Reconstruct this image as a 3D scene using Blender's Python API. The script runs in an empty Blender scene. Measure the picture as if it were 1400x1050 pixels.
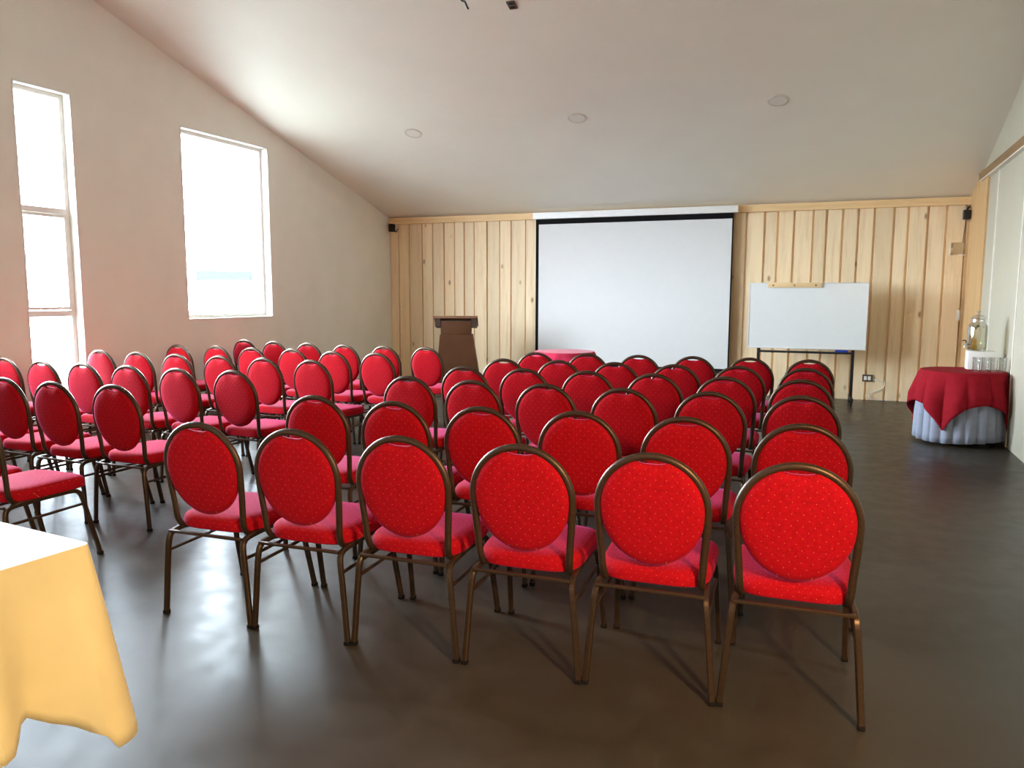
import bpy, bmesh, math, random
from mathutils import Vector, Matrix
random.seed(7)
PI = math.pi
S = bpy.context.scene
COL = S.collection

# ------------------------------------------------------------------ helpers
def link(name, bm, mat, parent=None, smooth=True, solid=None):
    me = bpy.data.meshes.new(name)
    bmesh.ops.recalc_face_normals(bm, faces=bm.faces[:])
    bm.to_mesh(me); bm.free()
    if smooth:
        me.polygons.foreach_set('use_smooth', [True] * len(me.polygons))
        try: me.set_sharp_from_angle(angle=math.radians(38))
        except Exception: pass
    for m in (mat if isinstance(mat, (list, tuple)) else [mat]):
        me.materials.append(m)
    o = bpy.data.objects.new(name, me); COL.objects.link(o)
    if parent: o.parent = parent
    if solid:
        md = o.modifiers.new('thickness', 'SOLIDIFY'); md.thickness = solid; md.offset = 0
    return o

def tag(o, label, cat, group=None):
    o['label'] = label; o['category'] = cat
    if group: o['group'] = group
    return o

def thing(name, label, cat, loc=(0, 0, 0), rz=0, group=None):
    o = bpy.data.objects.new(name, None); COL.objects.link(o)
    o.empty_display_size = .1; o.location = loc; o.rotation_euler = (0, 0, rz)
    return tag(o, label, cat, group)

def struct(name, bm, mat, smooth=False):
    o = link(name, bm, mat, None, smooth); o['kind'] = 'structure'
    return o

def box(bm, x0, x1, y0, y1, z0, z1, bev=0.0, M=None):
    r = bmesh.ops.create_cube(bm, size=1)
    vs = r['verts']
    for v in vs:
        v.co = Vector(((x0 + x1) / 2 + v.co.x * (x1 - x0), (y0 + y1) / 2 + v.co.y * (y1 - y0), (z0 + z1) / 2 + v.co.z * (z1 - z0)))
    if bev > 0:
        es = list({e for v in vs for e in v.link_edges})
        g = bmesh.ops.bevel(bm, geom=es, offset=bev, segments=2, affect='EDGES', profile=.6)
        vs = list({v for f in g['faces'] for v in f.verts} | {v for v in vs if v.is_valid})
    if M is not None:
        for v in vs: v.co = M @ v.co
    return vs

def prism(bm, pts, ax, a0, a1, M=None):
    """polygon pts in the two other axes extruded along axis ax ('x','y','z') from a0 to a1"""
    def mk(p, a):
        if ax == 'x': c = Vector((a, p[0], p[1]))
        elif ax == 'y': c = Vector((p[0], a, p[1]))
        else: c = Vector((p[0], p[1], a))
        return bm.verts.new(M @ c if M is not None else c)
    A = [mk(p, a0) for p in pts]; B = [mk(p, a1) for p in pts]
    bm.faces.new(A[::-1]); bm.faces.new(B)
    n = len(pts)
    for i in range(n): bm.faces.new((A[i], A[(i + 1) % n], B[(i + 1) % n], B[i]))

def catmull(pts, sub=6):
    P = [Vector(p) for p in pts]; P = [P[0] * 2 - P[1]] + P + [P[-1] * 2 - P[-2]]
    out = []
    for i in range(1, len(P) - 2):
        for k in range(sub):
            t = k / sub; p0, p1, p2, p3 = P[i - 1:i + 3]
            out.append(.5 * (2 * p1 + (p2 - p0) * t + (2 * p0 - 5 * p1 + 4 * p2 - p3) * t * t + (3 * p1 - p0 - 3 * p2 + p3) * t ** 3))
    out.append(P[-2]); return out

def sweep(bm, path, sec, up=None):
    """sweep a closed 2-D section along a path (parallel transport)"""
    P = [Vector(p) for p in path]; n = len(P)
    T = [((P[min(i + 1, n - 1)] - P[max(i - 1, 0)])).normalized() for i in range(n)]
    ref = Vector(up) if up else (Vector((1, 0, 0)) if abs(T[0].x) < .8 else Vector((0, 1, 0)))
    N = (ref - T[0] * ref.dot(T[0])).normalized()
    rings = []
    for i in range(n):
        N = (N - T[i] * N.dot(T[i])).normalized(); B = T[i].cross(N)
        rings.append([bm.verts.new(P[i] + N * a + B * b) for a, b in sec])
    m = len(sec)
    for i in range(n - 1):
        for k in range(m): bm.faces.new((rings[i][k], rings[i][(k + 1) % m], rings[i + 1][(k + 1) % m], rings[i + 1][k]))
    bm.faces.new(rings[0][::-1]); bm.faces.new(rings[-1])

def circ(r, n=10, ry=None):
    return [(r * math.cos(2 * PI * k / n), (ry or r) * math.sin(2 * PI * k / n)) for k in range(n)]
def rsq(a, b, c=.004):
    return [(a - c, -b), (a, -b + c), (a, b - c), (a - c, b), (-a + c, b), (-a, b - c), (-a, -b + c), (-a + c, -b)]

def lathe(bm, prof, n=28, cx=0, cy=0, close=True):
    rings = []
    for r, z in prof:
        rings.append([bm.verts.new((cx + r * math.cos(2 * PI * k / n), cy + r * math.sin(2 * PI * k / n), z)) for k in range(n)])
    for i in range(len(rings) - 1):
        for k in range(n): bm.faces.new((rings[i][k], rings[i][(k + 1) % n], rings[i + 1][(k + 1) % n], rings[i + 1][k]))
    if close:
        bm.faces.new(rings[0][::-1]); bm.faces.new(rings[-1])

def stack(bm, rings):
    R = [[bm.verts.new(p) for p in r] for r in rings]; n = len(R[0])
    for i in range(len(R) - 1):
        for k in range(n): bm.faces.new((R[i][k], R[i][(k + 1) % n], R[i + 1][(k + 1) % n], R[i + 1][k]))
    bm.faces.new(R[0][::-1]); bm.faces.new(R[-1])

# ------------------------------------------------------------------ materials
class N:
    def __init__(s, name):
        s.m = bpy.data.materials.new(name); s.m.use_nodes = True; s.t = s.m.node_tree
        s.b = s.t.nodes['Principled BSDF']; s.out = s.t.nodes['Material Output']
    def n(s, typ, **kw):
        nd = s.t.nodes.new(typ)
        for k, v in kw.items():
            if k in nd.inputs: nd.inputs[k].default_value = v
            else: setattr(nd, k, v)
        return nd
    def l(s, a, b): s.t.links.new(a, b)
    def math(s, op, a, b=None):
        nd = s.t.nodes.new('ShaderNodeMath'); nd.operation = op
        for i, x in enumerate((a, b)):
            if x is None: continue
            if isinstance(x, (int, float)): nd.inputs[i].default_value = x
            else: s.l(x, nd.inputs[i])
        return nd.outputs[0]
    def ramp(s, fac, stops):
        r = s.t.nodes.new('ShaderNodeValToRGB'); el = r.color_ramp.elements
        while len(el) < len(stops): el.new(.5)
        for e, (p, c) in zip(el, stops): e.position = p; e.color = (*c, 1)
        s.l(fac, r.inputs[0]); return r.outputs[0]
    def coords(s, scale=(1, 1, 1)):
        tc = s.n('ShaderNodeTexCoord'); mp = s.n('ShaderNodeMapping'); mp.inputs['Scale'].default_value = scale
        s.l(tc.outputs['Object'], mp.inputs[0]); return mp.outputs[0]
    def noise(s, vec, scale, detail=3, rough=.5):
        nd = s.n('ShaderNodeTexNoise', Scale=scale, Detail=detail, Roughness=rough); s.l(vec, nd.inputs['Vector']); return nd.outputs['Fac']
    def mix(s, fac, a, b):
        nd = s.t.nodes.new('ShaderNodeMix'); nd.data_type = 'RGBA'
        if isinstance(fac, (int, float)): nd.inputs[0].default_value = fac
        else: s.l(fac, nd.inputs[0])
        for i, x in ((6, a), (7, b)):
            if isinstance(x, tuple): nd.inputs[i].default_value = (*x, 1)
            else: s.l(x, nd.inputs[i])
        return nd.outputs[2]
    def bump(s, h, strength=.2, dist=.01):
        nd = s.n('ShaderNodeBump', Strength=strength, Distance=dist); s.l(h, nd.inputs['Height']); s.l(nd.outputs[0], s.b.inputs['Normal'])
    def set(s, **kw):
        for k, v in kw.items():
            k = k.replace('_', ' ')
            s.b.inputs[k].default_value = (*v, 1) if isinstance(v, tuple) and len(v) == 3 else v
        return s

def simple(name, col, rough=.5, metal=0, var=.06, nscale=8, bump=0, **kw):
    g = N(name); g.set(Roughness=rough, Metallic=metal, **kw)
    v = g.coords(); f = g.noise(v, nscale)
    lo = tuple(c * (1 - var) for c in col); hi = tuple(min(1, c * (1 + var)) for c in col)
    g.l(g.ramp(f, [(.3, lo), (.7, hi)]), g.b.inputs['Base Color'])
    if bump: g.bump(g.noise(v, nscale * 12), bump, .002)
    return g.m

def fabric_dots(name, col, dot):
    g = N(name); g.set(Roughness=.85, Sheen_Weight=.22, Sheen_Roughness=.35, Sheen_Tint=(1, .25, .75), Specular_IOR_Level=.1)
    tc = g.n('ShaderNodeTexCoord'); sp = g.n('ShaderNodeSeparateXYZ'); g.l(tc.outputs['Object'], sp.inputs[0])
    h = g.math('ADD', sp.outputs[2], sp.outputs[1])
    u = g.math('MULTIPLY', g.math('ADD', sp.outputs[0], h), 26.0); w = g.math('MULTIPLY', g.math('SUBTRACT', sp.outputs[0], h), 26.0)
    fu = g.math('SUBTRACT', g.math('FRACT', u), .5); fw = g.math('SUBTRACT', g.math('FRACT', w), .5)
    d = g.math('SQRT', g.math('ADD', g.math('MULTIPLY', fu, fu), g.math('MULTIPLY', fw, fw)))
    k = g.math('LESS_THAN', d, .036)
    nz = g.noise(g.coords(), 90, 2)
    base = g.ramp(nz, [(.3, tuple(c * .82 for c in col)), (.7, tuple(c * 1.12 for c in col))])
    g.l(g.mix(k, base, dot), g.b.inputs['Base Color'])
    g.bump(g.noise(g.coords(), 420, 1), .15, .002)
    return g.m

def pine(name, light, dark, axis='z', knots=True):
    g = N(name); g.set(Roughness=.55, Specular_IOR_Level=.3)
    sc = {'z': (14, 14, .9), 'x': (.9, 14, 14), 'y': (14, .9, 14)}[axis]
    geo = g.n('ShaderNodeNewGeometry'); tc = g.n('ShaderNodeTexCoord')
    off = g.n('ShaderNodeVectorMath', operation='SCALE'); comb = g.n('ShaderNodeCombineXYZ')
    r = geo.outputs['Random Per Island']
    for i in range(3): g.l(g.math('MULTIPLY', r, 37.0 + 11 * i), comb.inputs[i])
    add = g.n('ShaderNodeVectorMath', operation='ADD'); g.l(tc.outputs['Object'], add.inputs[0]); g.l(comb.outputs[0], add.inputs[1])
    mp = g.n('ShaderNodeMapping'); mp.inputs['Scale'].default_value = sc; g.l(add.outputs[0], mp.inputs[0])
    f = g.noise(mp.outputs[0], 1.0, 5, .6)
    fine = g.noise(mp.outputs[0], 6.0, 3, .6)
    f = g.math('ADD', g.math('MULTIPLY', f, .7), g.math('MULTIPLY', fine, .3))
    c = g.ramp(f, [(.28, dark), (.5, light), (.75, tuple(min(1, x * 1.07) for x in light))])
    tint = g.ramp(r, [(0, (.86, .83, .78)), (.5, (1, .98, .95)), (1, (1.0, .93, .84))])
    mx = g.t.nodes.new('ShaderNodeMix'); mx.data_type = 'RGBA'; mx.blend_type = 'MULTIPLY'; mx.inputs[0].default_value = 1
    g.l(c, mx.inputs[6]); g.l(tint, mx.inputs[7]); c = mx.outputs[2]
    if knots:
        mk = g.n('ShaderNodeMapping'); mk.inputs['Scale'].default_value = {'z': (4.2, 4.2, 2.2), 'x': (2.2, 4.2, 4.2), 'y': (4.2, 2.2, 4.2)}[axis]; g.l(add.outputs[0], mk.inputs[0])
        vo = g.n('ShaderNodeTexVoronoi', Scale=1.0); g.l(mk.outputs[0], vo.inputs['Vector'])
        kn = g.ramp(vo.outputs['Distance'], [(.05, (1, 1, 1)), (.13, (0, 0, 0))])
        sel = g.math('GREATER_THAN', g.n('ShaderNodeSeparateColor').outputs[0], .5)
        sc2 = [x for x in g.t.nodes if x.bl_idname == 'ShaderNodeSeparateColor'][0]; g.l(vo.outputs['Color'], sc2.inputs[0])
        kf = g.math('MULTIPLY', g.math('MULTIPLY', kn, sel), .75)
        c = g.mix(kf, c, (.22, .10, .04))
    g.l(c, g.b.inputs['Base Color']); g.bump(f, .08, .003)
    return g.m

def glass_mat(name, tint=(1, 1, 1), refl=.06, rough=.0):
    g = N(name); t = g.t; t.nodes.remove(g.b)
    tr = t.nodes.new('ShaderNodeBsdfTransparent'); tr.inputs[0].default_value = (*tint, 1)
    gl = t.nodes.new('ShaderNodeBsdfGlossy'); gl.inputs['Roughness'].default_value = rough
    fr = t.nodes.new('ShaderNodeLayerWeight'); fr.inputs[0].default_value = .25
    m1 = t.nodes.new('ShaderNodeMath'); m1.operation = 'MULTIPLY_ADD'; m1.inputs[1].default_value = .6; m1.inputs[2].default_value = refl
    t.links.new(fr.outputs['Facing'], m1.inputs[0])
    mx = t.nodes.new('ShaderNodeMixShader'); t.links.new(m1.outputs[0], mx.inputs[0]); t.links.new(tr.outputs[0], mx.inputs[1]); t.links.new(gl.outputs[0], mx.inputs[2])
    t.links.new(mx.outputs[0], g.out.inputs[0])
    return g.m

def floor_mat():
    g = N('polished_concrete'); v = g.coords()
    f1 = g.noise(v, .9, 5, .6); f2 = g.noise(v, 7, 4, .6)
    f = g.math('ADD', g.math('MULTIPLY', f1, .6), g.math('MULTIPLY', f2, .4))
    g.l(g.ramp(f, [(.3, (.030, .025, .018)), (.5, (.042, .035, .025)), (.7, (.058, .049, .036))]), g.b.inputs['Base Color'])
    g.l(g.ramp(f2, [(.3, (.30, .30, .30)), (.7, (.42, .42, .42))]), g.b.inputs['Roughness'])
    g.set(Specular_IOR_Level=.34); g.bump(f2, .03, .01)
    return g.m

M = {}
M['paint'] = simple('cream_wall_paint', (.87, .865, .80), .8, var=.02, nscale=3, bump=.03)
M['ceil'] = simple('ceiling_paint', (.87, .84, .755), .5, var=.015, nscale=2)
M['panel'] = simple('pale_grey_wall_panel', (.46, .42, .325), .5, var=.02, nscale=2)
M['floor'] = floor_mat()
M['pine'] = pine('pine_boards', (.86, .70, .48), (.72, .53, .32))
M['pine_x'] = pine('pine_rail', (.78, .56, .31), (.62, .40, .19), 'x')
M['pine_y'] = pine('brown_beam_wood', (.24, .145, .065), (.15, .085, .04), 'y', False)
M['pine_post'] = pine('pine_corner_boards', (.56, .37, .19), (.42, .25, .11))
M['white'] = simple('white_frame_paint', (.82, .80, .76), .45, var=.03)
M['glass'] = glass_mat('window_glass')
M['clear'] = glass_mat('clear_glassware', (.97, .98, .97), .2)
M['acrylic'] = glass_mat('clear_acrylic', (.96, .96, .93), .10)
M['fabric'] = fabric_dots('red_dotted_fabric', (.36, .0028, .009), (.8, .30, .12))
M['frame'] = simple('bronze_hammered_metal', (.062, .036, .020), .38, .55, var=.25, nscale=160)
M['rubber'] = simple('black_rubber', (.008, .007, .007), .7, Specular_IOR_Level=.2)
M['black'] = simple('black_metal', (.012, .012, .013), .4, .2)
M['blackfab'] = simple('black_screen_border', (.008, .008, .008), .9, Specular_IOR_Level=.1)
M['screen'] = simple('projection_screen_white', (.68, .675, .665), .75, var=.01)
M['case'] = simple('white_screen_case', (.84, .83, .81), .4, var=.02)
M['board'] = simple('whiteboard_enamel', (.71, .72, .71), .16, var=.01)
M['alu'] = simple('pale_grey_aluminium', (.74, .74, .74), .35, .3, var=.03)
M['brownlam'] = simple('dark_brown_laminate', (.078, .030, .012), .5, var=.12, nscale=4, Specular_IOR_Level=.2)
M['brownedge'] = simple('brown_wood_edge', (.16, .07, .032), .5, var=.12, nscale=6)
M['browndark'] = simple('very_dark_brown_wood', (.03, .014, .009), .5, var=.1)
M['burgundy'] = simple('burgundy_cloth', (.25, .007, .014), .85, var=.08, nscale=20, bump=.1, Specular_IOR_Level=.1)
M['pinkcloth'] = simple('crimson_cloth', (.44, .018, .055), .8, var=.08, nscale=20, bump=.1, Sheen_Weight=.15, Specular_IOR_Level=.1)
M['greycloth'] = simple('blue_grey_cloth', (.27, .29, .36), .85, var=.06, nscale=20, bump=.1)
M['yellow'] = simple('yellow_cloth', (.76, .65, .34), .7, var=.04, nscale=6, bump=.06, Sheen_Weight=.2)
M['yellowlit'] = simple('yellow_cloth_lit_top', (.88, .86, .84), .7, var=.02, nscale=12, bump=.06)  # top of the yellow cloth, window light painted in as white
M['wood'] = simple('table_plywood', (.35, .22, .12), .6)
M['chrome'] = simple('chrome', (.6, .6, .6), .15, 1, var=.02)
M['blue'] = simple('blue_felt', (.01, .03, .28), .7)
M['plinth'] = simple('white_painted_box', (.86, .85, .80), .5, var=.02)
M['drink'] = glass_mat('pale_lemon_water', (.90, .87, .60), .04)
M['leaf'] = simple('dark_mint_leaves', (.03, .05, .008), .6, var=.4, nscale=60)
M['lemon'] = simple('lemon_peel', (.8, .62, .06), .5)
M['plastic'] = simple('off_white_plastic', (.78, .74, .66), .4)
M['outlet'] = simple('brown_outlet_plate', (.07, .05, .04), .5)
M['grass'] = simple('pale_yard_ground', (.17, .18, .16), .9, var=.1, nscale=1)
M['stucco'] = simple('white_stucco', (.8, .8, .8), .8)
M['roof'] = simple('dark_slate_roof', (.0125, .0135, .0150), .9, Specular_IOR_Level=0.0)
M['lamp'] = simple('opal_lamp_cover', (.80, .76, .70), .5, var=.01)
M['lampring'] = simple('grey_lamp_ring', (.66, .62, .55), .5)

# ------------------------------------------------------------------ room shell
D = 12.05; ZB = 2.82; SL = .305; YR = 5.7; Y0 = -.9
ZR = ZB + SL * (D - YR)
def zc(y): return ZB + SL * (D - y) if y >= YR else ZR - SL * (YR - y)
A = math.radians(2.5)
# left wall frame: origin at the far corner, U towards the camera, N inward
LM = Matrix(((-math.sin(A), math.cos(A), 0, -6.9), (-math.cos(A), -math.sin(A), 0, D), (0, 0, 1, 0), (0, 0, 0, 1)))
def uy(y): return (D - y) / math.cos(A)
def zu(u): return zc(D - u * math.cos(A))
RS = .035
def xr(y): return 2.04 - RS * (D - y)

b = bmesh.new(); box(b, -8.2, 2.6, Y0 - .3, D + .35, -.12, 0); struct('floor', b, M['floor'])

b = bmesh.new()
prism(b, [(D + .35, zc(D + .35)), (YR, ZR), (Y0 - .3, zc(Y0 - .3)), (Y0 - .3, zc(Y0 - .3) + .15), (YR, ZR + .15), (D + .35, zc(D + .35) + .15)], 'x', -8.2, 2.6)
struct('ceiling', b, M['ceil'])

# left wall with two window openings (and one beyond the photograph's edge, beside the camera)
W2 = (3.135, 4.635, 1.19, 3.49); W1 = (6.075, 6.66, .32, 3.53); W3 = (7.45, 8.7, 1.19, 3.49)
TH = .20
b = bmesh.new(); UE = uy(Y0) + .1
def wseg(u0, u1, z0=None, z1=None):
    um = uy(YR)
    cuts = [u0] + ([um] if u0 < um < u1 else []) + [u1]
    for a, c in zip(cuts[:-1], cuts[1:]):
        pts = [(a, z0 or 0), (c, z0 or 0)] + ([(c, z1), (a, z1)] if z1 else [(c, zu(c) + .02), (a, zu(a) + .02)])
        prism(b, [(p[0], p[1]) for p in pts], 'y', -TH, 0, LM)
prev = -.25
for (a, c, z0, z1) in (W2, W1, W3):
    wseg(prev, a); wseg(a, c, None, z0) if z0 > 0 else None; wseg(a, c, z1, None); prev = c
wseg(prev, UE)
struct('wall_left', b, M['paint'])

def window(n, w, bars, sash=None):
    u0, u1, z0, z1 = w; f = .045; n0, n1 = -.165, -.105
    b = bmesh.new()
    box(b, u0, u0 + f, n0, n1, z0, z1, .004, LM); box(b, u1 - f, u1, n0, n1, z0, z1, .004, LM)
    box(b, u0 + f, u1 - f, n0, n1, z1 - f, z1, .004, LM); box(b, u0 + f, u1 - f, n0, n1, z0, z0 + f, .004, LM)
    for z in bars: box(b, u0 + f, u1 - f, n0, n1, z - .03, z + .03, .004, LM)
    if sash:
        a, c = sash
        box(b, u0 + f, u0 + f + .03, n0 + .012, n1 + .014, a, c, .003, LM); box(b, u1 - f - .03, u1 - f, n0 + .012, n1 + .014, a, c, .003, LM)
        box(b, u0 + f + .03, u1 - f - .03, n0 + .012, n1 + .014, a, a + .03, .003, LM); box(b, u0 + f + .03, u1 - f - .03, n0 + .012, n1 + .014, c - .03, c, .003, LM)
    o = struct(f'window_{n}', b, M['white'])
    b = bmesh.new(); box(b, u0 + f, u1 - f, -.139, -.133, z0 + f, z1 - f, 0, LM)
    p = link('window_pane', b, M['glass'], o, False)
    # thin raised edge trim round the opening, on the room side
    t = .014; b = bmesh.new()
    box(b, u0 - t, u0, -.02, .006, z0 - t, z1 + t, 0, LM); box(b, u1, u1 + t, -.02, .006, z0 - t, z1 + t, 0, LM)
    box(b, u0, u1, -.02, .006, z1, z1 + t, 0, LM); box(b, u0, u1, -.02, .006, z0 - t, z0, 0, LM)
    link('window_trim', b, M['white'], o, False)
    return o
window(1, W1, [1.29, 2.345], (1.33, 2.31)); window(2, W2, []); window(3, W3, [])
b = bmesh.new(); sweep(b, [LM @ Vector((W1[1] - .06, -.09, z)) for z in (1.86, 1.88, 1.93, 1.96)], circ(.008)); box(b, W1[1] - .075, W1[1] - .045, -.105, -.085, 1.84, 1.90, .003, LM)
o = link('window_handle', b, M['white'], bpy.data.objects['window_1'])

# back wall: pine boards with open grooves over a backing
b = bmesh.new()
box(b, -7.0, 2.3, D + .004, D + .2, 0, ZB + .05)
gl = [-6.9, -6.73, -6.522, -6.268, -6.065, -5.847, -5.65, -5.468, -5.283, -5.046, -4.818, -4.613, -4.357]
gm = [-4.14, -3.93, -3.70, -3.49, -3.27, -3.03, -2.82, -2.60, -2.38, -2.13, -1.90, -1.68, -1.45, -1.24, -1.05]
gr = [-.87, -.614, -.429, -.207, .053, .23, .443, .644, .852, 1.1, 1.28, 1.519, 1.747, 1.984, 2.06]
G = gl + gm + gr
for i in range(len(G) - 1):
    w0 = .010 if G[i] < -4.2 else .016; w1 = .010 if G[i + 1] < -4.2 else .016
    dz = random.uniform(-.003, .003) + (.004 if i % 2 else -.004)
    box(b, G[i] + w0, G[i + 1] - w1, D - .026 + dz, D + .006, 0.0, ZB - .01, .003)
struct('wall_back', b, M['pine'])
b = bmesh.new(); box(b, -6.88, 2.03, D - .085, D - .02, 2.712, 2.818, .004); struct('trim_1', b, M['pine_x'])

# right wall
b = bmesh.new()
def rp(y, off=0): return Vector((xr(y) + off, y, 0))
RM = Matrix(((1, RS, 0, 2.04 - RS * D), (0, 1, 0, 0), (0, 0, 1, 0), (0, 0, 0, 1)))    # x' = x + wall line(y)
prism(b, [(D + .2, 0), (D + .2, zc(D + .2) + .02), (YR, ZR + .02), (Y0 - .2, zc(Y0 - .2) + .02), (Y0 - .2, 0)], 'x', 0, .2, RM)
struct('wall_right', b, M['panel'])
YB = 11.25
b = bmesh.new()
prism(b, [(D - .026, 0), (D - .026, zc(D - .026)), (YB, zc(YB)), (YB, 2.92), (10.78, 2.92), (10.78, 0)], 'x', -.022, .002, RM)
struct('trim_2', b, M['pine_post'])
b = bmesh.new()
prism(b, [(YB + .1, zc(YB + .1) - .01), (YB, 2.925), (1.5, 2.925), (1.5, 3.025), (YB - .1, 3.025)], 'x', -.045, .002, RM)
struct('trim_3', b, M['pine_y'])
b = bmesh.new(); box(b, -.05, .002, 1.5, YB - .05, 2.912, 2.926, .002, RM); struct('trim_4', b, M['plastic'])
b = bmesh.new(); box(b, -.012, .002, 10.15, 10.185, 0, 2.9, .002, RM); struct('trim_5', b, M['plastic'])
b = bmesh.new(); box(b, -.012, .002, 8.735, 8.765, 0, 2.9, .002, RM); struct('trim_6', b, M['plastic'])
# narrow cover strip in the corner
b = bmesh.new(); box(b, 1.985, 2.02, D - .05, D - .024, 0, 2.712, .002); struct('trim_7', b, M['pine_post'])

# wall behind the camera
RW = []      # windows behind the camera
b = bmesh.new(); prev = -8.0
for (a, c, z0, z1) in RW:
    box(b, prev, a, Y0 - .2, Y0, 0, zc(Y0) + .03); box(b, a, c, Y0 - .2, Y0, 0, z0); box(b, a, c, Y0 - .2, Y0, z1, zc(Y0) + .03); prev = c
box(b, prev, 2.2, Y0 - .2, Y0, 0, zc(Y0) + .03)
struct('wall_rear', b, M['paint'])
for i, (a, c, z0, z1) in enumerate(RW):
    b = bmesh.new(); f = .05
    box(b, a, a + f, Y0 - .16, Y0 - .1, z0, z1); box(b, c - f, c, Y0 - .16, Y0 - .1, z0, z1); box(b, a + f, c - f, Y0 - .16, Y0 - .1, z0, z0 + f); box(b, a + f, c - f, Y0 - .16, Y0 - .1, z1 - f, z1)
    box(b, (a + c) / 2 - .02, (a + c) / 2 + .02, Y0 - .16, Y0 - .1, z0 + f, z1 - f)
    o = struct(f'window_{i + 4}', b, M['white'])
    b = bmesh.new(); box(b, a + f, c - f, Y0 - .134, Y0 - .128, z0 + f, z1 - f); link('window_pane', b, M['glass'], o, False)

# ------------------------------------------------------------------ outside
b = bmesh.new(); box(b, -60, -8.4, -30, 60, -.35, -.15); o = link('yard', b, M['grass'], None, False); o['kind'] = 'structure'
h = thing('house', 'small house with slate roof faintly seen through the tall window by the screen wall', 'house', (-23.05, 26.2, -.15), math.radians(41))
b = bmesh.new(); box(b, -.95, .95, -1, 1, 0, 2.25); link('wall', b, M['stucco'], h, False)
b = bmesh.new(); prism(b, [(-1.2, 2.2), (1.2, 2.2), (.1, 2.6), (-.1, 2.6)], 'x', -1.1, 1.1); link('roof', b, M['roof'], h, False)

# ------------------------------------------------------------------ banquet chairs
ZA, RA = .715, .2025
def lean(z): return -.22 - (z - .45) * .125
def chair_meshes():
    d = {}
    # back frame: one bent tube, under the seat - up - round arch - down
    half = [(-.165, -.06, .405), (-.172, -.14, .407), (-.180, -.195, .418), (-.186, -.222, .46), (-.1905, lean(.53), .53), (-.198, lean(.62), .62)]
    pts = list(half)
    for k in range(0, 17):
        t = PI - PI * k / 16; z = ZA + RA * math.sin(t); pts.append((RA * math.cos(t), lean(z), z))
    pts += [(-x, y, z) for x, y, z in half[::-1]]
    b = bmesh.new(); sweep(b, catmull(pts, 3), circ(.0145, 10, .0125)); d['back_frame'] = (b, 'frame')
    # padded oval back with a hand slot under the arch
    b = bmesh.new(); n = 56
    def outline(t):
        c, s = math.cos(t), math.sin(t)
        if s >= 0:
            r = RA - .008; x, z = r * c, r * s
            k = max(0, 1 - (abs(x) / .066) ** 2)
            z -= .021 * k * k * (3 - 2 * k) if z > 0 else 0
        else:
            x, z = (RA - .008) * c, .222 * s
        return x, z
    def ring(f, off, hollow=0):
        R = []
        for k in range(n):
            x, z = outline(2 * PI * k / n); x *= f; z *= f
            R.append((x, lean(ZA + z) + off, ZA + z))
        return R
    rings = [ring(.02, -.033), ring(.35, -.032), ring(.7, -.029), ring(.88, -.024), ring(.96, -.017), ring(1.0, -.006), ring(1.0, .008), ring(.96, .020), ring(.88, .029), ring(.7, .036), ring(.35, .040), ring(.02, .041)]
    stack(b, rings); d['backrest'] = (b, 'fabric')
    # seat cushion
    b = bmesh.new(); n = 64
    def so(t, ins):
        c, s = math.cos(t), math.sin(t); p = 5.5 if s > 0 else 4.6
        r = (abs(c) ** p + abs(s) ** p) ** (-1 / p)
        x, y = r * c, r * s
        hw = .208 + .014 * (y + 1) / 2 - ins
        yy = y * (.230 - ins)
        return x * hw, yy + .010
    def sr(ins, z, crown=0):
        return [(so(2 * PI * k / n, ins)[0], so(2 * PI * k / n, ins)[1], z) for k in range(n)]
    stack(b, [sr(.03, .4135), sr(.006, .414), sr(0, .420), sr(-.002, .442), sr(.0, .458), sr(.007, .470), sr(.022, .478), sr(.06, .483), sr(.12, .486), sr(.19, .487)])
    d['seat'] = (b, 'fabric')
    for s in (-1, 1):
        fl = [(.192, -.02, .404), (.195, .07, .404), (.199, .135, .402), (.203, .165, .388), (.207, .182, .355), (.212, .205, .26), (.2225, .263, .012)]
        b = bmesh.new(); sweep(b, catmull([(s * x, y, z) for x, y, z in fl], 4), rsq(.0115, .0115), up=(1, 0, 0)); d[f'fleg{s}'] = (b, 'frame')
        rl = [(.192, -.02, .404), (.196, -.12, .404), (.2, -.205, .403), (.204, -.243, .392), (.208, -.259, .36), (.219, -.262, .25), (.2385, -.265, .012)]
        b = bmesh.new(); sweep(b, catmull([(s * x, y, z) for x, y, z in rl], 4), rsq(.0115, .0115), up=(1, 0, 0)); d[f'rleg{s}'] = (b, 'frame')
        for nm, (x, y) in (('f', (.2225, .264)), ('r', (.2385, -.265))):
            b = bmesh.new(); box(b, s * x - .0125, s * x + .0125, y - .0125, y + .0125, 0, .018, .002); d[f'{nm}foot{s}'] = (b, 'rubber')
        b = bmesh.new(); sweep(b, [(s * .2085, .19, .318), (s * .2095, -.255, .312)], circ(.008, 8)); d[f'stretch{s}'] = (b, 'frame')
    b = bmesh.new(); box(b, -.203, .203, -.268, -.252, .398, .410, .002); d['crossbar'] = (b, 'frame')
    b = bmesh.new(); box(b, -.197, .197, .10, .125, .399, .411, .002); d['frontbar'] = (b, 'frame')
    return d
cm = chair_meshes()
proto = thing('banquet_chair', 'x', 'chair')
def cpart(key, name, parent): return link(name, cm[key][0], M[cm[key][1]], parent)
cpart('back_frame', 'back_frame', proto); cpart('backrest', 'backrest', proto); cpart('seat', 'seat', proto)
for s in (-1, 1):
    l = cpart(f'fleg{s}', 'leg', proto); cpart(f'ffoot{s}', 'rubber_foot', l)
    l = cpart(f'rleg{s}', 'leg', proto); cpart(f'rfoot{s}', 'rubber_foot', l)
    cpart(f'stretch{s}', 'stretcher', proto)
cpart('crossbar', 'crossbar', proto); cpart('frontbar', 'crossbar', proto)

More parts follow.
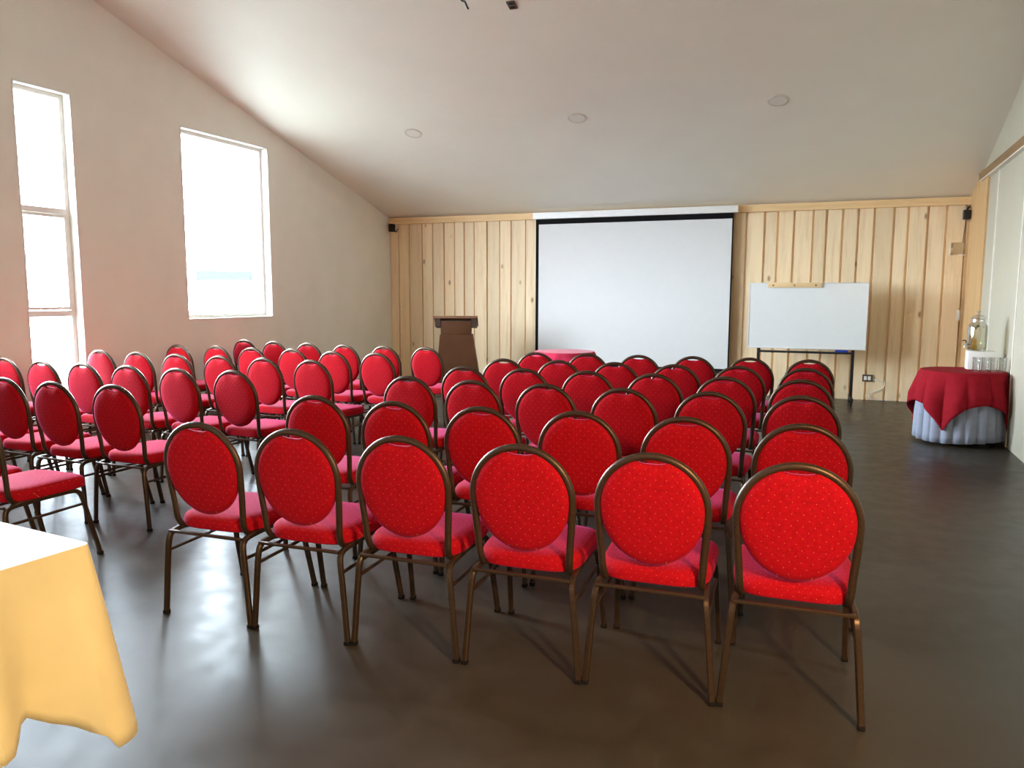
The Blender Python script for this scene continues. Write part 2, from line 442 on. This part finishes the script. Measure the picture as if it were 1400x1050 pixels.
def dup(root):
    r = root.copy(); COL.objects.link(r)
    for ch in list(root.children):
        c = ch.copy(); COL.objects.link(c); c.parent = r
        for g in list(ch.children):
            e = g.copy(); COL.objects.link(e); e.parent = c
    return r

ROWS = [
    ('R1', 1.6, [(-2.526, 2.955), (-2.024, 2.967), (-1.521, 2.993), (-1.007, 3.009), (-0.505, 3.033), (-0.002, 3.056)]),
    ('R2', 0.5, [(-2.578, 3.912), (-2.043, 3.872), (-1.534, 3.863), (-1.024, 3.9), (-0.506, 3.917), (0.011, 3.911)]),
    ('R3', -1.5, [(-2.575, 5.026), (-2.056, 4.954), (-1.537, 4.95), (-1.018, 4.906), (-0.501, 4.928), (0.013, 4.934)]),
    ('R4', -0.5, [(-2.523, 5.844), (-2.018, 5.857), (-1.513, 5.868), (-1.008, 5.849), (-0.503, 5.831), (0.002, 5.835)]),
    ('R5', 1.8, [(-2.510, 6.636), (-2.005, 6.671), (-1.5, 6.67), (-0.995, 6.656), (-0.49, 6.712), (0.015, 6.729)]),
    ('R6', 2.9, [(-2.492, 7.456), (-1.985, 7.513), (-1.479, 7.515), (-0.973, 7.562), (-0.467, 7.598), (0.039, 7.575)]),
    ('L1', -1.0, [(-4.50, 2.935), (-3.985, 2.925)]),
    ('L2', -2.0, [(-5.604, 3.943), (-5.09, 3.912), (-4.562, 3.861), (-4.055, 3.881)]),
    ('L3', -3.1, [(-6.656, 5.042), (-6.053, 4.938), (-5.546, 4.914), (-5.037, 4.895), (-4.494, 4.864), (-3.987, 4.896)]),
    ('L4', -4.0, [(-6.683, 6.067), (-6.117, 6.002), (-5.566, 5.945), (-5.043, 5.937), (-4.511, 5.898), (-3.979, 5.872)]),
    ('L5', -4.9, [(-6.557, 6.982), (-6.05, 7.023), (-5.486, 6.92), (-4.971, 6.94), (-4.384, 6.805), (-3.878, 6.8)]),
    ('L6', -7.0, [(-6.506, 8.032), (-5.943, 7.887), (-5.384, 7.789), (-4.827, 7.7), (-4.303, 7.688), (-3.798, 7.71)]),
]
ROWN = {1: 'back row', 2: 'second row from the back', 3: 'third row from the back', 4: 'third row from the front', 5: 'second row from the front', 6: 'front row'}
first = True
for key, yaw, pts in ROWS:
    right = key[0] == 'R'; k = int(key[1]); n = len(pts)
    for i, (x, y) in enumerate(pts):
        if right:
            pos = ['at the aisle', 'second from the aisle', 'third from the aisle', 'third from the open floor', 'second from the open floor', 'beside the open floor'][i]
            lab = f"red chair {pos}, {ROWN[k]}, block facing the screen"; grp = 'chairs facing the screen'
        else:
            j = n - 1 - i
            if n == 6: pos = ['at the aisle', 'second from the aisle', 'third from the aisle', 'third from the windows', 'second from the windows', 'against the window wall'][j]
            else: pos = ['at the aisle', 'second from the aisle', 'third from the aisle', 'fourth from the aisle'][j]
            lab = f"red chair {pos}, {ROWN[k]}, block beside the windows"; grp = 'chairs beside the windows'
        o = proto if first else dup(proto); first = False
        o.location = (x, y - .03, 0); o.rotation_euler = (0, 0, math.radians(yaw + random.uniform(-.5, .5) * (0 if key == 'R1' else 1)))
        tag(o, lab, 'chair', grp)

# ------------------------------------------------------------------ projection screen
t = thing('projection_screen', 'large white roll-down projection screen with black border on the pine wall', 'projection screen', (0, D - .15, 0))
b = bmesh.new(); box(b, -4.172, -.99, -.06, .075, 2.703, 2.805, .006); link('screen_case', b, M['case'], t)
for x in (-3.9, -1.25):
    b = bmesh.new(); box(b, x - .03, x + .03, .04, .114, 2.68, 2.706); link('bracket', b, M['case'], t)
b = bmesh.new(); box(b, -4.134, -1.045, -.006, -.002, .345, 2.705); link('screen_border', b, M['blackfab'], t, False)
b = bmesh.new(); box(b, -4.084, -1.066, -.0085, -.006, .385, 2.620); link('screen_surface', b, M['screen'], t, False)
b = bmesh.new(); sweep(b, [(-4.13, -.004, .34), (-1.05, -.004, .34)], circ(.014)); link('bottom_bar', b, M['black'], t)

# ------------------------------------------------------------------ rolling whiteboard
t = thing('whiteboard', 'white board on a black wheeled stand before the pine boards', 'whiteboard', (0, 11.45, 0))
b = bmesh.new(); box(b, -.745, .778, -.012, .012, .765, 1.662); link('board_panel', b, M['board'], t, False)
b = bmesh.new()
box(b, -.757, .79, -.016, .016, 1.656, 1.670, .003); box(b, -.757, .79, -.02, .02, .750, .768, .003)
box(b, -.757, -.743, -.016, .016, .768, 1.656, .003); box(b, .776, .79, -.016, .016, .768, 1.656, .003); link('board_frame', b, M['alu'], t)
b = bmesh.new(); box(b, -.51, .20, -.034, -.0165, 1.604, 1.668, .003); hb = link('hanging_batten', b, M['pine_x'], t)
for x in (-.44, -.16, .12):
    b = bmesh.new(); lathe(b, [(.001, 0), (.011, 0), (.011, .005), (.001, .006)], 12); bmesh.ops.rotate(b, verts=b.verts[:], matrix=Matrix.Rotation(PI / 2, 3, 'X')); bmesh.ops.translate(b, verts=b.verts[:], vec=(x, -.034, 1.634)); link('screw', b, M['brownedge'], hb)
for x in (-.605, .635):
    b = bmesh.new(); box(b, x - .02, x + .02, .018, .058, .09, 1.5, .003); p = link('stand_post', b, M['black'], t)
    b = bmesh.new(); box(b, x - .02, x + .02, -.25, .32, .075, .105, .003); link('foot_bar', b, M['black'], p)
    for yy in (-.20, .28):
        b = bmesh.new(); lathe(b, [(.004, -.012), (.034, -.012), (.038, -.006), (.038, .006), (.034, .012), (.004, .012)], 18)
        bmesh.ops.rotate(b, verts=b.verts[:], matrix=Matrix.Rotation(PI / 2, 3, 'Y')); bmesh.ops.translate(b, verts=b.verts[:], vec=(x, yy, .038))
        box(b, x - .018, x + .018, yy - .012, yy + .010, .045, .078); link('caster', b, M['rubber'], p)
b = bmesh.new(); box(b, -.62, .65, -.02, .056, .690, .718, .003); link('crossbar', b, M['black'], t)
b = bmesh.new(); box(b, .41, .57, 11.426, 11.47, .7182, .7465, .002); 
tag(link('board_eraser', b, M['blue']), 'small blue eraser lying on the crossbar under the whiteboard', 'eraser')

# ------------------------------------------------------------------ lectern
t = thing('lectern', 'dark brown wooden lectern standing by the pine wall beside the screen', 'lectern', (-4.965, 10.6, 0), math.radians(22))
t.scale = (.92, .85, 1)
b = bmesh.new(); prism(b, [(-.36, 0), (.42, 0), (.272, .885), (-.268, .885)], 'y', 0, .42); link('body', b, M['brownlam'], t, False)
b = bmesh.new(); box(b, -.255, .25, .015, .40, .885, 1.09, .004); link('neck', b, M['brownlam'], t)
b = bmesh.new()
prism(b, [(.0, 1.135), (.46, 1.0), (.46, .97), (.0, 1.01)], 'x', -.345, -.262); prism(b, [(.0, 1.135), (.46, 1.0), (.46, .97), (.0, 1.01)], 'x', .255, .34)
box(b, -.30, .30, .02, .44, 1.088, 1.10); link('desk_box', b, M['browndark'], t, False)
b = bmesh.new(); prism(b, [(-.012, 1.137), (-.012, 1.172), (.46, 1.03), (.46, 1.0)], 'x', -.364, .36); link('desk_top', b, M['brownedge'], t, False)

# ------------------------------------------------------------------ cloth helpers
def round_cloth(bm, cx, cy, zt, r, hang, flare, folds, amp, phase=0, nseg=96, nr=10, wall=False, amp_extra=None, bias=0):
    def P(phi, rad, z):
        x, y = cx + rad * math.cos(phi), cy + rad * math.sin(phi)
        if wall: x = min(x, xr(y) - .012)
        return (x, y, z)
    rows = []
    for f in (.25, .6, .9): rows.append([P(2 * PI * k / nseg, r * f, zt) for k in range(nseg)])
    rows.append([P(2 * PI * k / nseg, r * .985, zt - .001) for k in range(nseg)])
    rows.append([P(2 * PI * k / nseg, r, zt - .008) for k in range(nseg)])
    for j in range(1, nr + 1):
        tt = j / nr; R = []
        for k in range(nseg):
            ph = 2 * PI * k / nseg; h = hang(ph)
            w = (2 * abs(math.sin(folds * .5 * ph + phase)) ** .75 + .5 * math.sin((folds * 2 // 3) * ph + 1.3 + phase) + bias) * amp * min(1, tt * 1.5)
            if amp_extra: w += amp_extra(ph) * tt
            R.append(P(ph, r + .004 + flare * h * tt ** .8 + w, zt - .008 - (h - .008) * tt))
        rows.append(R)
    V = [[bm.verts.new(p) for p in r_] for r_ in rows]
    c = bm.verts.new((cx, cy, zt))
    for k in range(nseg): bm.faces.new((c, V[0][k], V[0][(k + 1) % nseg]))
    for i in range(len(V) - 1):
        for k in range(nseg): bm.faces.new((V[i][k], V[i][(k + 1) % nseg], V[i + 1][(k + 1) % nseg], V[i + 1][k]))

def round_table(label, cx, cy, zt, r):
    t = thing('round_table', label, 'table', (cx, cy, 0))
    b = bmesh.new(); lathe(b, [(r * .3, zt - .03), (r, zt - .03), (r, zt), (r * .3, zt)], 40); link('tabletop', b, M['wood'], t)
    b = bmesh.new(); lathe(b, [(.035, .03), (.035, zt - .03)], 14); link('pedestal', b, M['black'], t)
    for k in range(4):
        a = PI / 4 + k * PI / 2 + .15; b = bmesh.new()
        sweep(b, [(0.02 * math.cos(a), .02 * math.sin(a), .07), (.2 * math.cos(a), .2 * math.sin(a), .045), (r * .93 * math.cos(a), r * .93 * math.sin(a), .016)], rsq(.02, .014), up=(0, 0, 1)); link('leg', b, M['black'], t)
    return t

# drinks table against the wall
TX, TY, TZ, TR = 1.53, 8.93, .732, .375
round_table('round drinks table under grey and burgundy cloths, one black foot showing', TX, TY, TZ, TR)
b = bmesh.new(); round_cloth(b, TX, TY, TZ + .003, TR + .004, lambda p: TZ - .04 + .015 * math.sin(2 * p), .025, 24, .013, .4, 320, 10, True)
tag(link('table_skirt', b, M['greycloth'], solid=.002), 'pleated blue-grey cloth hanging to the floor under the burgundy one', 'tablecloth')
ph0 = math.radians(-118 + 45)
def hang_sq(a, r, ph0):
    def f(p):
        q = p - ph0; return min(a / max(abs(math.cos(q)), abs(math.sin(q))), a * 1.38) - r
    return f
hs = hang_sq(.70, .39, ph0)
b = bmesh.new(); round_cloth(b, TX, TY, TZ + .008, TR + .012, hs, .05, 13, .024, 1.0, 300, 12, True, None, .8)
tag(link('tablecloth', b, M['burgundy'], solid=.002), 'burgundy square cloth with pointed corners over the drinks table', 'tablecloth')
zt = TZ + .0095

# white block, drink dispenser, glasses
b = bmesh.new(); box(b, 1.585, 1.83, 9.02, 9.16, zt, .931, .004)
tag(link('display_block', b, M['plinth'], smooth=True), 'white box under the drink dispenser on the burgundy cloth', 'box')
t = thing('drink_dispenser', 'clear glass drink dispenser of pale lemon water with a metal tap', 'drink dispenser', (1.668, 9.09, .932))
b = bmesh.new()
prof = [(.004, .004), (.080, .0), (.088, .006), (.090, .03), (.090, .235), (.086, .262), (.070, .280), (.064, .292), (.064, .325), (.070, .332)]
lathe(b, prof + [(.066, .332), (.060, .324), (.060, .292), (.066, .279), (.082, .260), (.086, .235), (.086, .03), (.083, .010), (.004, .010)], 36, close=False)
link('jar', b, M['clear'], t)
b = bmesh.new(); lathe(b, [(.002, .012), (.082, .012), (.085, .03), (.085, .235), (.080, .255), (.002, .256)], 32); dr = link('lemon_water', b, M['drink'], t); 
b = bmesh.new(); random.seed(3)
for k in range(26):
    a = random.uniform(0, 2 * PI); rr = random.uniform(0, .065); s = random.uniform(.012, .02)
    m = Matrix.Translation((rr * math.cos(a), rr * math.sin(a), random.uniform(.225, .258))) @ Matrix.Rotation(random.uniform(0, 6.3), 4, 'Z') @ Matrix.Rotation(random.uniform(-.8, .8), 4, 'X') @ Matrix.Diagonal((s, s * .55, s * .08, 1))
    bmesh.ops.create_icosphere(b, subdivisions=1, radius=1, matrix=m)
o = link('mint_leaves', b, M['leaf'], t); o['kind'] = 'stuff'
for k, (dx, dy, z, s) in enumerate(((-.01, -.05, .035, .024), (.03, -.03, .03, .022), (.05, .02, .05, .024), (-.04, .02, .032, .022))):
    b = bmesh.new(); lathe(b, [(.002, -.004), (s, -.004), (s * 1.06, 0), (s, .004), (.002, .004)], 18)
    bmesh.ops.rotate(b, verts=b.verts[:], matrix=Matrix.Rotation(1.2 + k * .4, 3, 'X')); bmesh.ops.translate(b, verts=b.verts[:], vec=(dx, dy, z)); link('lemon_slice', b, M['lemon'], t)
b = bmesh.new(); lathe(b, [(.002, .331), (.072, .331), (.074, .338), (.066, .352), (.040, .366), (.016, .372), (.012, .382), (.022, .394), (.024, .404), (.014, .414), (.002, .416)], 28); link('lid', b, M['clear'], t)
b = bmesh.new(); TA = Matrix.Rotation(math.radians(215), 4, 'Z')
sweep(b, [TA @ Vector(p) for p in ((.084, 0, .07), (.115, 0, .07), (.14, 0, .07))], circ(.009)); sweep(b, [TA @ Vector(p) for p in ((.132, 0, .082), (.140, 0, .07), (.150, 0, .052), (.152, 0, .036))], circ(.0095))
sweep(b, [TA @ Vector(p) for p in ((.088, 0, .07), (.096, 0, .07))], circ(.018)); sp = link('tap', b, M['chrome'], t)
b = bmesh.new(); sweep(b, catmull([TA @ Vector(p) for p in ((.135, 0, .078), (.136, 0, .100), (.150, 0, .110), (.180, 0, .106))], 4), circ(.006)); link('tap_lever', b, M['browndark'], sp)

gn = ['beside the tap end of the white box', 'second from the tap side', 'second from the wall', 'closest to the wall, last in the line']
for k in range(4):
    gx, gy = 1.625 + k * .077, 8.80 + k * .006
    g = bmesh.new()
    lathe(g, [(.002, .0), (.031, .0), (.033, .004), (.0365, .145), (.0345, .145), (.0312, .012), (.002, .011)], 26, close=False)
    o = link('drinking_glass', g, M['clear']); o.location = (gx, gy, zt)
    tag(o, ['empty clear tumbler on the burgundy cloth, first from the tap side', 'empty clear tumbler on the burgundy cloth, second from the tap side', 'empty clear tumbler on the burgundy cloth, second from the wall', 'empty clear tumbler on the burgundy cloth, next to the wall'][k], 'glass', 'tumblers before the drink dispenser')

# small table by the screen
FX, FY = -3.03, 9.93
round_table('small round table under a crimson cloth before the projection screen', FX, FY, .732, .40)
b = bmesh.new(); round_cloth(b, FX, FY, .736, .41, hang_sq(.70, .41, .6), .13, 10, .02, .6, 120, 10)
tag(link('tablecloth', b, M['pinkcloth'], solid=.002), 'crimson cloth over the small table before the projection screen', 'tablecloth')

# yellow table beside the camera
TW, TD, ZY, YA = 1.6, .75, .74, math.radians(-6.5)
t = thing('banquet_table', 'rectangular table beside the back row, hidden under the yellow cloth', 'table', (-2.006, 1.645, 0), YA)
b = bmesh.new(); box(b, -TW + .03, -.035, -TD + .03, -.035, ZY - .03, ZY, .004); link('tabletop', b, M['wood'], t)
for (x, y) in ((-.42, -.12), (-.42, -TD + .12), (-TW + .3, -.12), (-TW + .3, -TD + .12)):
    b = bmesh.new(); box(b, x - .02, x + .02, y - .02, y + .02, 0, ZY - .03, .003); link('leg', b, M['black'], t)
def yellow_cloth():
    # perimeter of the top with rounded corners, 4 sides
    rc = .02; pts = []
    cs = [(-rc, -rc, 0), (-TW + rc, -rc, PI / 2), (-TW + rc, -TD + rc, PI), (-rc, -TD + rc, 3 * PI / 2)]
    lens = [TW, TD, TW, TD]
    for i, (x, y, a0) in enumerate(cs):
        for k in range(13):
            a = a0 + PI / 2 * k / 12; pts.append((x + rc * math.cos(a), y + rc * math.sin(a), math.cos(a), math.sin(a), 1 - abs(k - 6) / 6, i))
        nx, ny = cs[(i + 1) % 4][:2]; a = a0 + PI / 2; m = int(lens[i] / .03)
        for k in range(1, m):
            f = k / m; x0, y0 = x + rc * math.cos(a), y + rc * math.sin(a); x1, y1 = nx + rc * math.cos(a), ny + rc * math.sin(a)
            pts.append((x0 + (x1 - x0) * f, y0 + (y1 - y0) * f, math.cos(a), math.sin(a), 0, i))
    return pts
pts = yellow_cloth(); n = len(pts); b = bmesh.new(); rows = []
# arc length, for the folds
sarc = [0]
for i in range(1, n): sarc.append(sarc[-1] + math.hypot(pts[i][0] - pts[i - 1][0], pts[i][1] - pts[i - 1][1]))
tot = sarc[-1]
ci = {i: sum(sarc[k] for k in range(n) if pts[k][5] == i and pts[k][4] == 1) for i in range(4)}
NR = 14
for j in range(NR + 1):
    tt = j / NR; R = []
    for k in range(n):
        x, y, nx, ny, cr, ii = pts[k]; s = sarc[k]
        dc = min(min(abs(s - c), tot - abs(s - c)) for c in ci.values())
        dd = [((s - c + tot / 2) % tot - tot / 2) for c in ci.values()]; d0 = min(dd, key=abs)
        corner = math.exp(-(dc / .075) ** 2)
        fold = .018 * math.sin(s * 19 + .6) + .012 * math.sin(s * 43 + 2) + .05 * math.exp(-((abs(d0) - .16) / .05) ** 2) * (-.6) + .03 * math.exp(-((abs(d0) - .30) / .06) ** 2)
        out = .004 + .040 * tt + .050 * corner * tt ** .85 + fold * tt
        hang = .52 + .03 * math.sin(s * 5.0 + 1.1) + .07 * corner - .05 * math.exp(-((abs(d0) - .20) / .05) ** 2) + .03 * math.exp(-((d0 - .15) / .08) ** 2)
        R.append(b.verts.new((x + nx * out, y + ny * out, ZY + .004 - (.004 if j else 0) - hang * tt)))
    rows.append(R)
for j in range(NR):
    for k in range(n): b.faces.new((rows[j][k], rows[j][(k + 1) % n], rows[j + 1][(k + 1) % n], rows[j + 1][k]))
f = b.faces.new(rows[0]); f.material_index = 1  # top face gets the whitened colour in place of window glare
o = link('tablecloth', b, [M['yellow'], M['yellowlit']], solid=.002); o.location = (-2.006, 1.645, 0); o.rotation_euler = (0, 0, YA)
tag(o, 'yellow cloth with window-lit top hanging in folds over the table beside the back row', 'tablecloth')

# ------------------------------------------------------------------ ceiling fittings
TS = math.atan(SL)
def ceil_mat(x, y): return Matrix.Translation((x, y, zc(y))) @ Matrix.Rotation(-TS, 4, 'X')
for (x, y, lab) in ((-5.0, 9.37, 'flush round ceiling light above the lectern side'), (-2.717, 9.326, 'flush round ceiling light in the middle, above the screen'), (-.386, 9.308, 'flush round ceiling light above the whiteboard side')):
    o = thing('ceiling_light', lab, 'ceiling light', group='recessed ceiling lights'); o.matrix_world = ceil_mat(x, y)
    b = bmesh.new(); lathe(b, [(.098, .004), (.098, -.012), (.115, -.010), (.118, .004)], 40, close=False); link('light_ring', b, M['lampring'], o)
    b = bmesh.new(); lathe(b, [(.002, -.010), (.095, -.010), (.099, .004), (.002, .004)], 40); link('diffuser', b, M['lamp'], o)
o = thing('ceiling_outlet', 'small dark brown socket plate fixed to the sloping ceiling', 'outlet'); o.matrix_world = ceil_mat(-2.78, 7.254)
b = bmesh.new(); box(b, -.042, .042, -.055, .055, -.012, .002, .003); link('plate', b, M['outlet'], o)
for yy in (-.025, .025):
    b = bmesh.new(); box(b, -.022, .022, yy - .012, yy + .010, -.016, -.012, .001); link('socket', b, M['black'], o)
b = bmesh.new(); sweep(b, catmull([(-3.16, 6.55, zc(6.55) + .005), (-3.13, 6.56, 4.36), (-3.03, 6.6, 4.15), (-2.985, 6.6, 4.115), (-2.965, 6.6, 4.075), (-2.95, 6.6, 4.047)], 5), circ(.009, 8))
tag(link('cable', b, M['black']), 'short black cable end dangling from the ceiling', 'cable')

# ------------------------------------------------------------------ small wall fittings
t = thing('loudspeaker', 'small black loudspeaker under the rail above the lectern corner', 'loudspeaker', (-6.81, D - .12, 2.58))
b = bmesh.new(); box(b, -.037, .037, -.05, .05, 0, .135, .006); link('speaker_body', b, M['black'], t)
b = bmesh.new(); box(b, -.012, .012, .04, .095, .05, .09, .003); link('bracket', b, M['black'], t)
b = bmesh.new(); sweep(b, catmull([(.03, .03, .03), (.055, .06, .0), (.07, .05, .02), (.085, .07, .055)], 4), circ(.008, 8)); link('cable', b, M['black'], t)
t = thing('loudspeaker', 'small black loudspeaker on a bracket in the corner above the drinks table', 'loudspeaker', (1.965, D - .14, 2.51))
b = bmesh.new(); box(b, -.045, .038, -.05, .05, 0, .125, .006); link('speaker_body', b, M['black'], t)
b = bmesh.new(); sweep(b, [(-.01, .0, .12), (.025, .02, .17), (.03, .09, .175)], circ(.012, 8)); link('bracket', b, M['black'], t)
b = bmesh.new(); sweep(b, catmull([(0, .05, .01), (.005, .10, -.05), (-.005, .112, -.2), (-.012, .112, -.30)], 4), circ(.006, 8)); link('cable', b, M['brownedge'], t)
t = thing('sign_holder', 'clear acrylic sign holder on the pine wall under the corner loudspeaker', 'sign holder', (1.885, D - .05, 2.13))
b = bmesh.new(); box(b, -.075, .10, -.006, .006, -.08, .085, .002); link('clear_sheet', b, M['acrylic'], t)
b = bmesh.new(); box(b, -.085, -.073, -.012, .012, -.085, .075, .002); box(b, .02, .105, -.012, .018, -.09, -.078, .002); link('holder_edge', b, M['plastic'], t)
t = thing('light_switch', 'off-white light switch on the pine corner above the drink dispenser', 'switch', (1.962, D - .036, 1.23))
b = bmesh.new(); box(b, -.024, .02, -.008, .010, -.068, .068, .003); link('switch_plate', b, M['plastic'], t)
b = bmesh.new(); box(b, -.012, .008, -.013, -.007, -.03, .03, .002); link('rocker', b, M['white'], t)
t = thing('wall_outlet', 'dark wall outlet plate with white sockets low on the pine boards', 'outlet', (.875, D - .04, .318))
b = bmesh.new(); box(b, -.068, .068, -.010, .014, -.05, .05, .003); link('outlet_plate', b, M['outlet'], t)
for x in (-.03, .022):
    b = bmesh.new(); box(b, x - .019, x + .019, -.014, -.009, -.028, .028, .002); link('socket', b, M['plastic'], t)
b = bmesh.new(); sweep(b, catmull([(.945, D - .045, .305), (1.02, D - .06, .29), (1.10, D - .05, .27), (1.06, D - .05, .17), (.93, D - .05, .11), (.90, D - .055, .06), (.99, D - .06, .012), (1.1, D - .06, .012)], 6), circ(.005, 6))
tag(link('cable', b, M['alu']), 'thin pale cable hanging from the wall outlet to the floor', 'cable')

# ------------------------------------------------------------------ light
w = bpy.data.worlds.new('overcast_sky'); S.world = w; w.use_nodes = True
bg = w.node_tree.nodes['Background']; bg.inputs[0].default_value = (.74, .88, 1.0, 1); bg.inputs[1].default_value = 88.0
def portal(wd):
    u0, u1, z0, z1 = wd
    L = bpy.data.lights.new('window_portal', 'AREA'); L.shape = 'RECTANGLE'; L.size = u1 - u0; L.size_y = z1 - z0
    L.cycles.is_portal = True
    o = bpy.data.objects.new('window_portal', L); COL.objects.link(o)
    c = LM @ Vector(((u0 + u1) / 2, -TH - .02, (z0 + z1) / 2))
    nrm = (LM.to_3x3() @ Vector((0, 1, 0))).normalized()
    o.location = c; o.rotation_euler = (-nrm).to_track_quat('Z', 'Y').to_euler()
for wd in (W1, W2, W3): portal(wd)
for (a, c_, z0, z1) in RW:
    L = bpy.data.lights.new('window_portal', 'AREA'); L.shape = 'RECTANGLE'; L.size = c_ - a; L.size_y = z1 - z0; L.cycles.is_portal = True
    o = bpy.data.objects.new('window_portal', L); COL.objects.link(o); o.location = ((a + c_) / 2, Y0 - .22, (z0 + z1) / 2); o.rotation_euler = (PI / 2, 0, 0)
def lamp(name, loc, energy, col, size, target=None):
    L = bpy.data.lights.new(name, 'POINT'); L.energy = energy; L.color = col; L.shadow_soft_size = size
    o = bpy.data.objects.new(name, L); COL.objects.link(o); o.location = loc
L = bpy.data.lights.new('warm_downlight', 'SPOT'); L.energy = 430; L.color = (1, .60, .26); L.spot_size = math.radians(92); L.spot_blend = 1.0; L.shadow_soft_size = .10
o = bpy.data.objects.new('warm_downlight', L); COL.objects.link(o); o.location = (1.3, .6, 1.85)
lamp('warm_bounce_fill', (1.2, -.3, 2.3), 36, (1, .66, .30), .12)  # unseen fill added for warm bounce on ceiling and walls, no fixture
o.rotation_euler = (Vector((-.8, 2.25, .2)) - o.location).to_track_quat('-Z', 'Y').to_euler()

# ------------------------------------------------------------------ camera and view
cd = bpy.data.cameras.new('camera'); cam = bpy.data.objects.new('camera', cd); COL.objects.link(cam)
cd.sensor_fit = 'HORIZONTAL'; cd.sensor_width = 36; cd.lens = 36 * 1045.05 / 1400; cd.clip_start = .02
ya, pi_, ro = math.radians(20.9054), math.radians(6.6891), math.radians(.1333)
fw = Vector((-math.sin(ya) * math.cos(pi_), math.cos(ya) * math.cos(pi_), -math.sin(pi_))); rt = Vector((math.cos(ya), math.sin(ya), 0)); up = rt.cross(fw)
r2 = rt * math.cos(ro) + up * math.sin(ro); u2 = -rt * math.sin(ro) + up * math.cos(ro)
cam.matrix_world = Matrix(((r2.x, u2.x, -fw.x, 0), (r2.y, u2.y, -fw.y, 0), (r2.z, u2.z, -fw.z, 1.5), (0, 0, 0, 1)))
S.camera = cam
S.view_settings.view_transform = 'Standard'; S.view_settings.look = 'None'; S.view_settings.gamma = 1
S.view_settings.exposure = 0.22
S.view_settings.use_curve_mapping = False
S.cycles.use_denoising = True
S.cycles.max_bounces = 12; S.cycles.diffuse_bounces = 8; S.cycles.transparent_max_bounces = 16
S.cycles.sample_clamp_indirect = 8
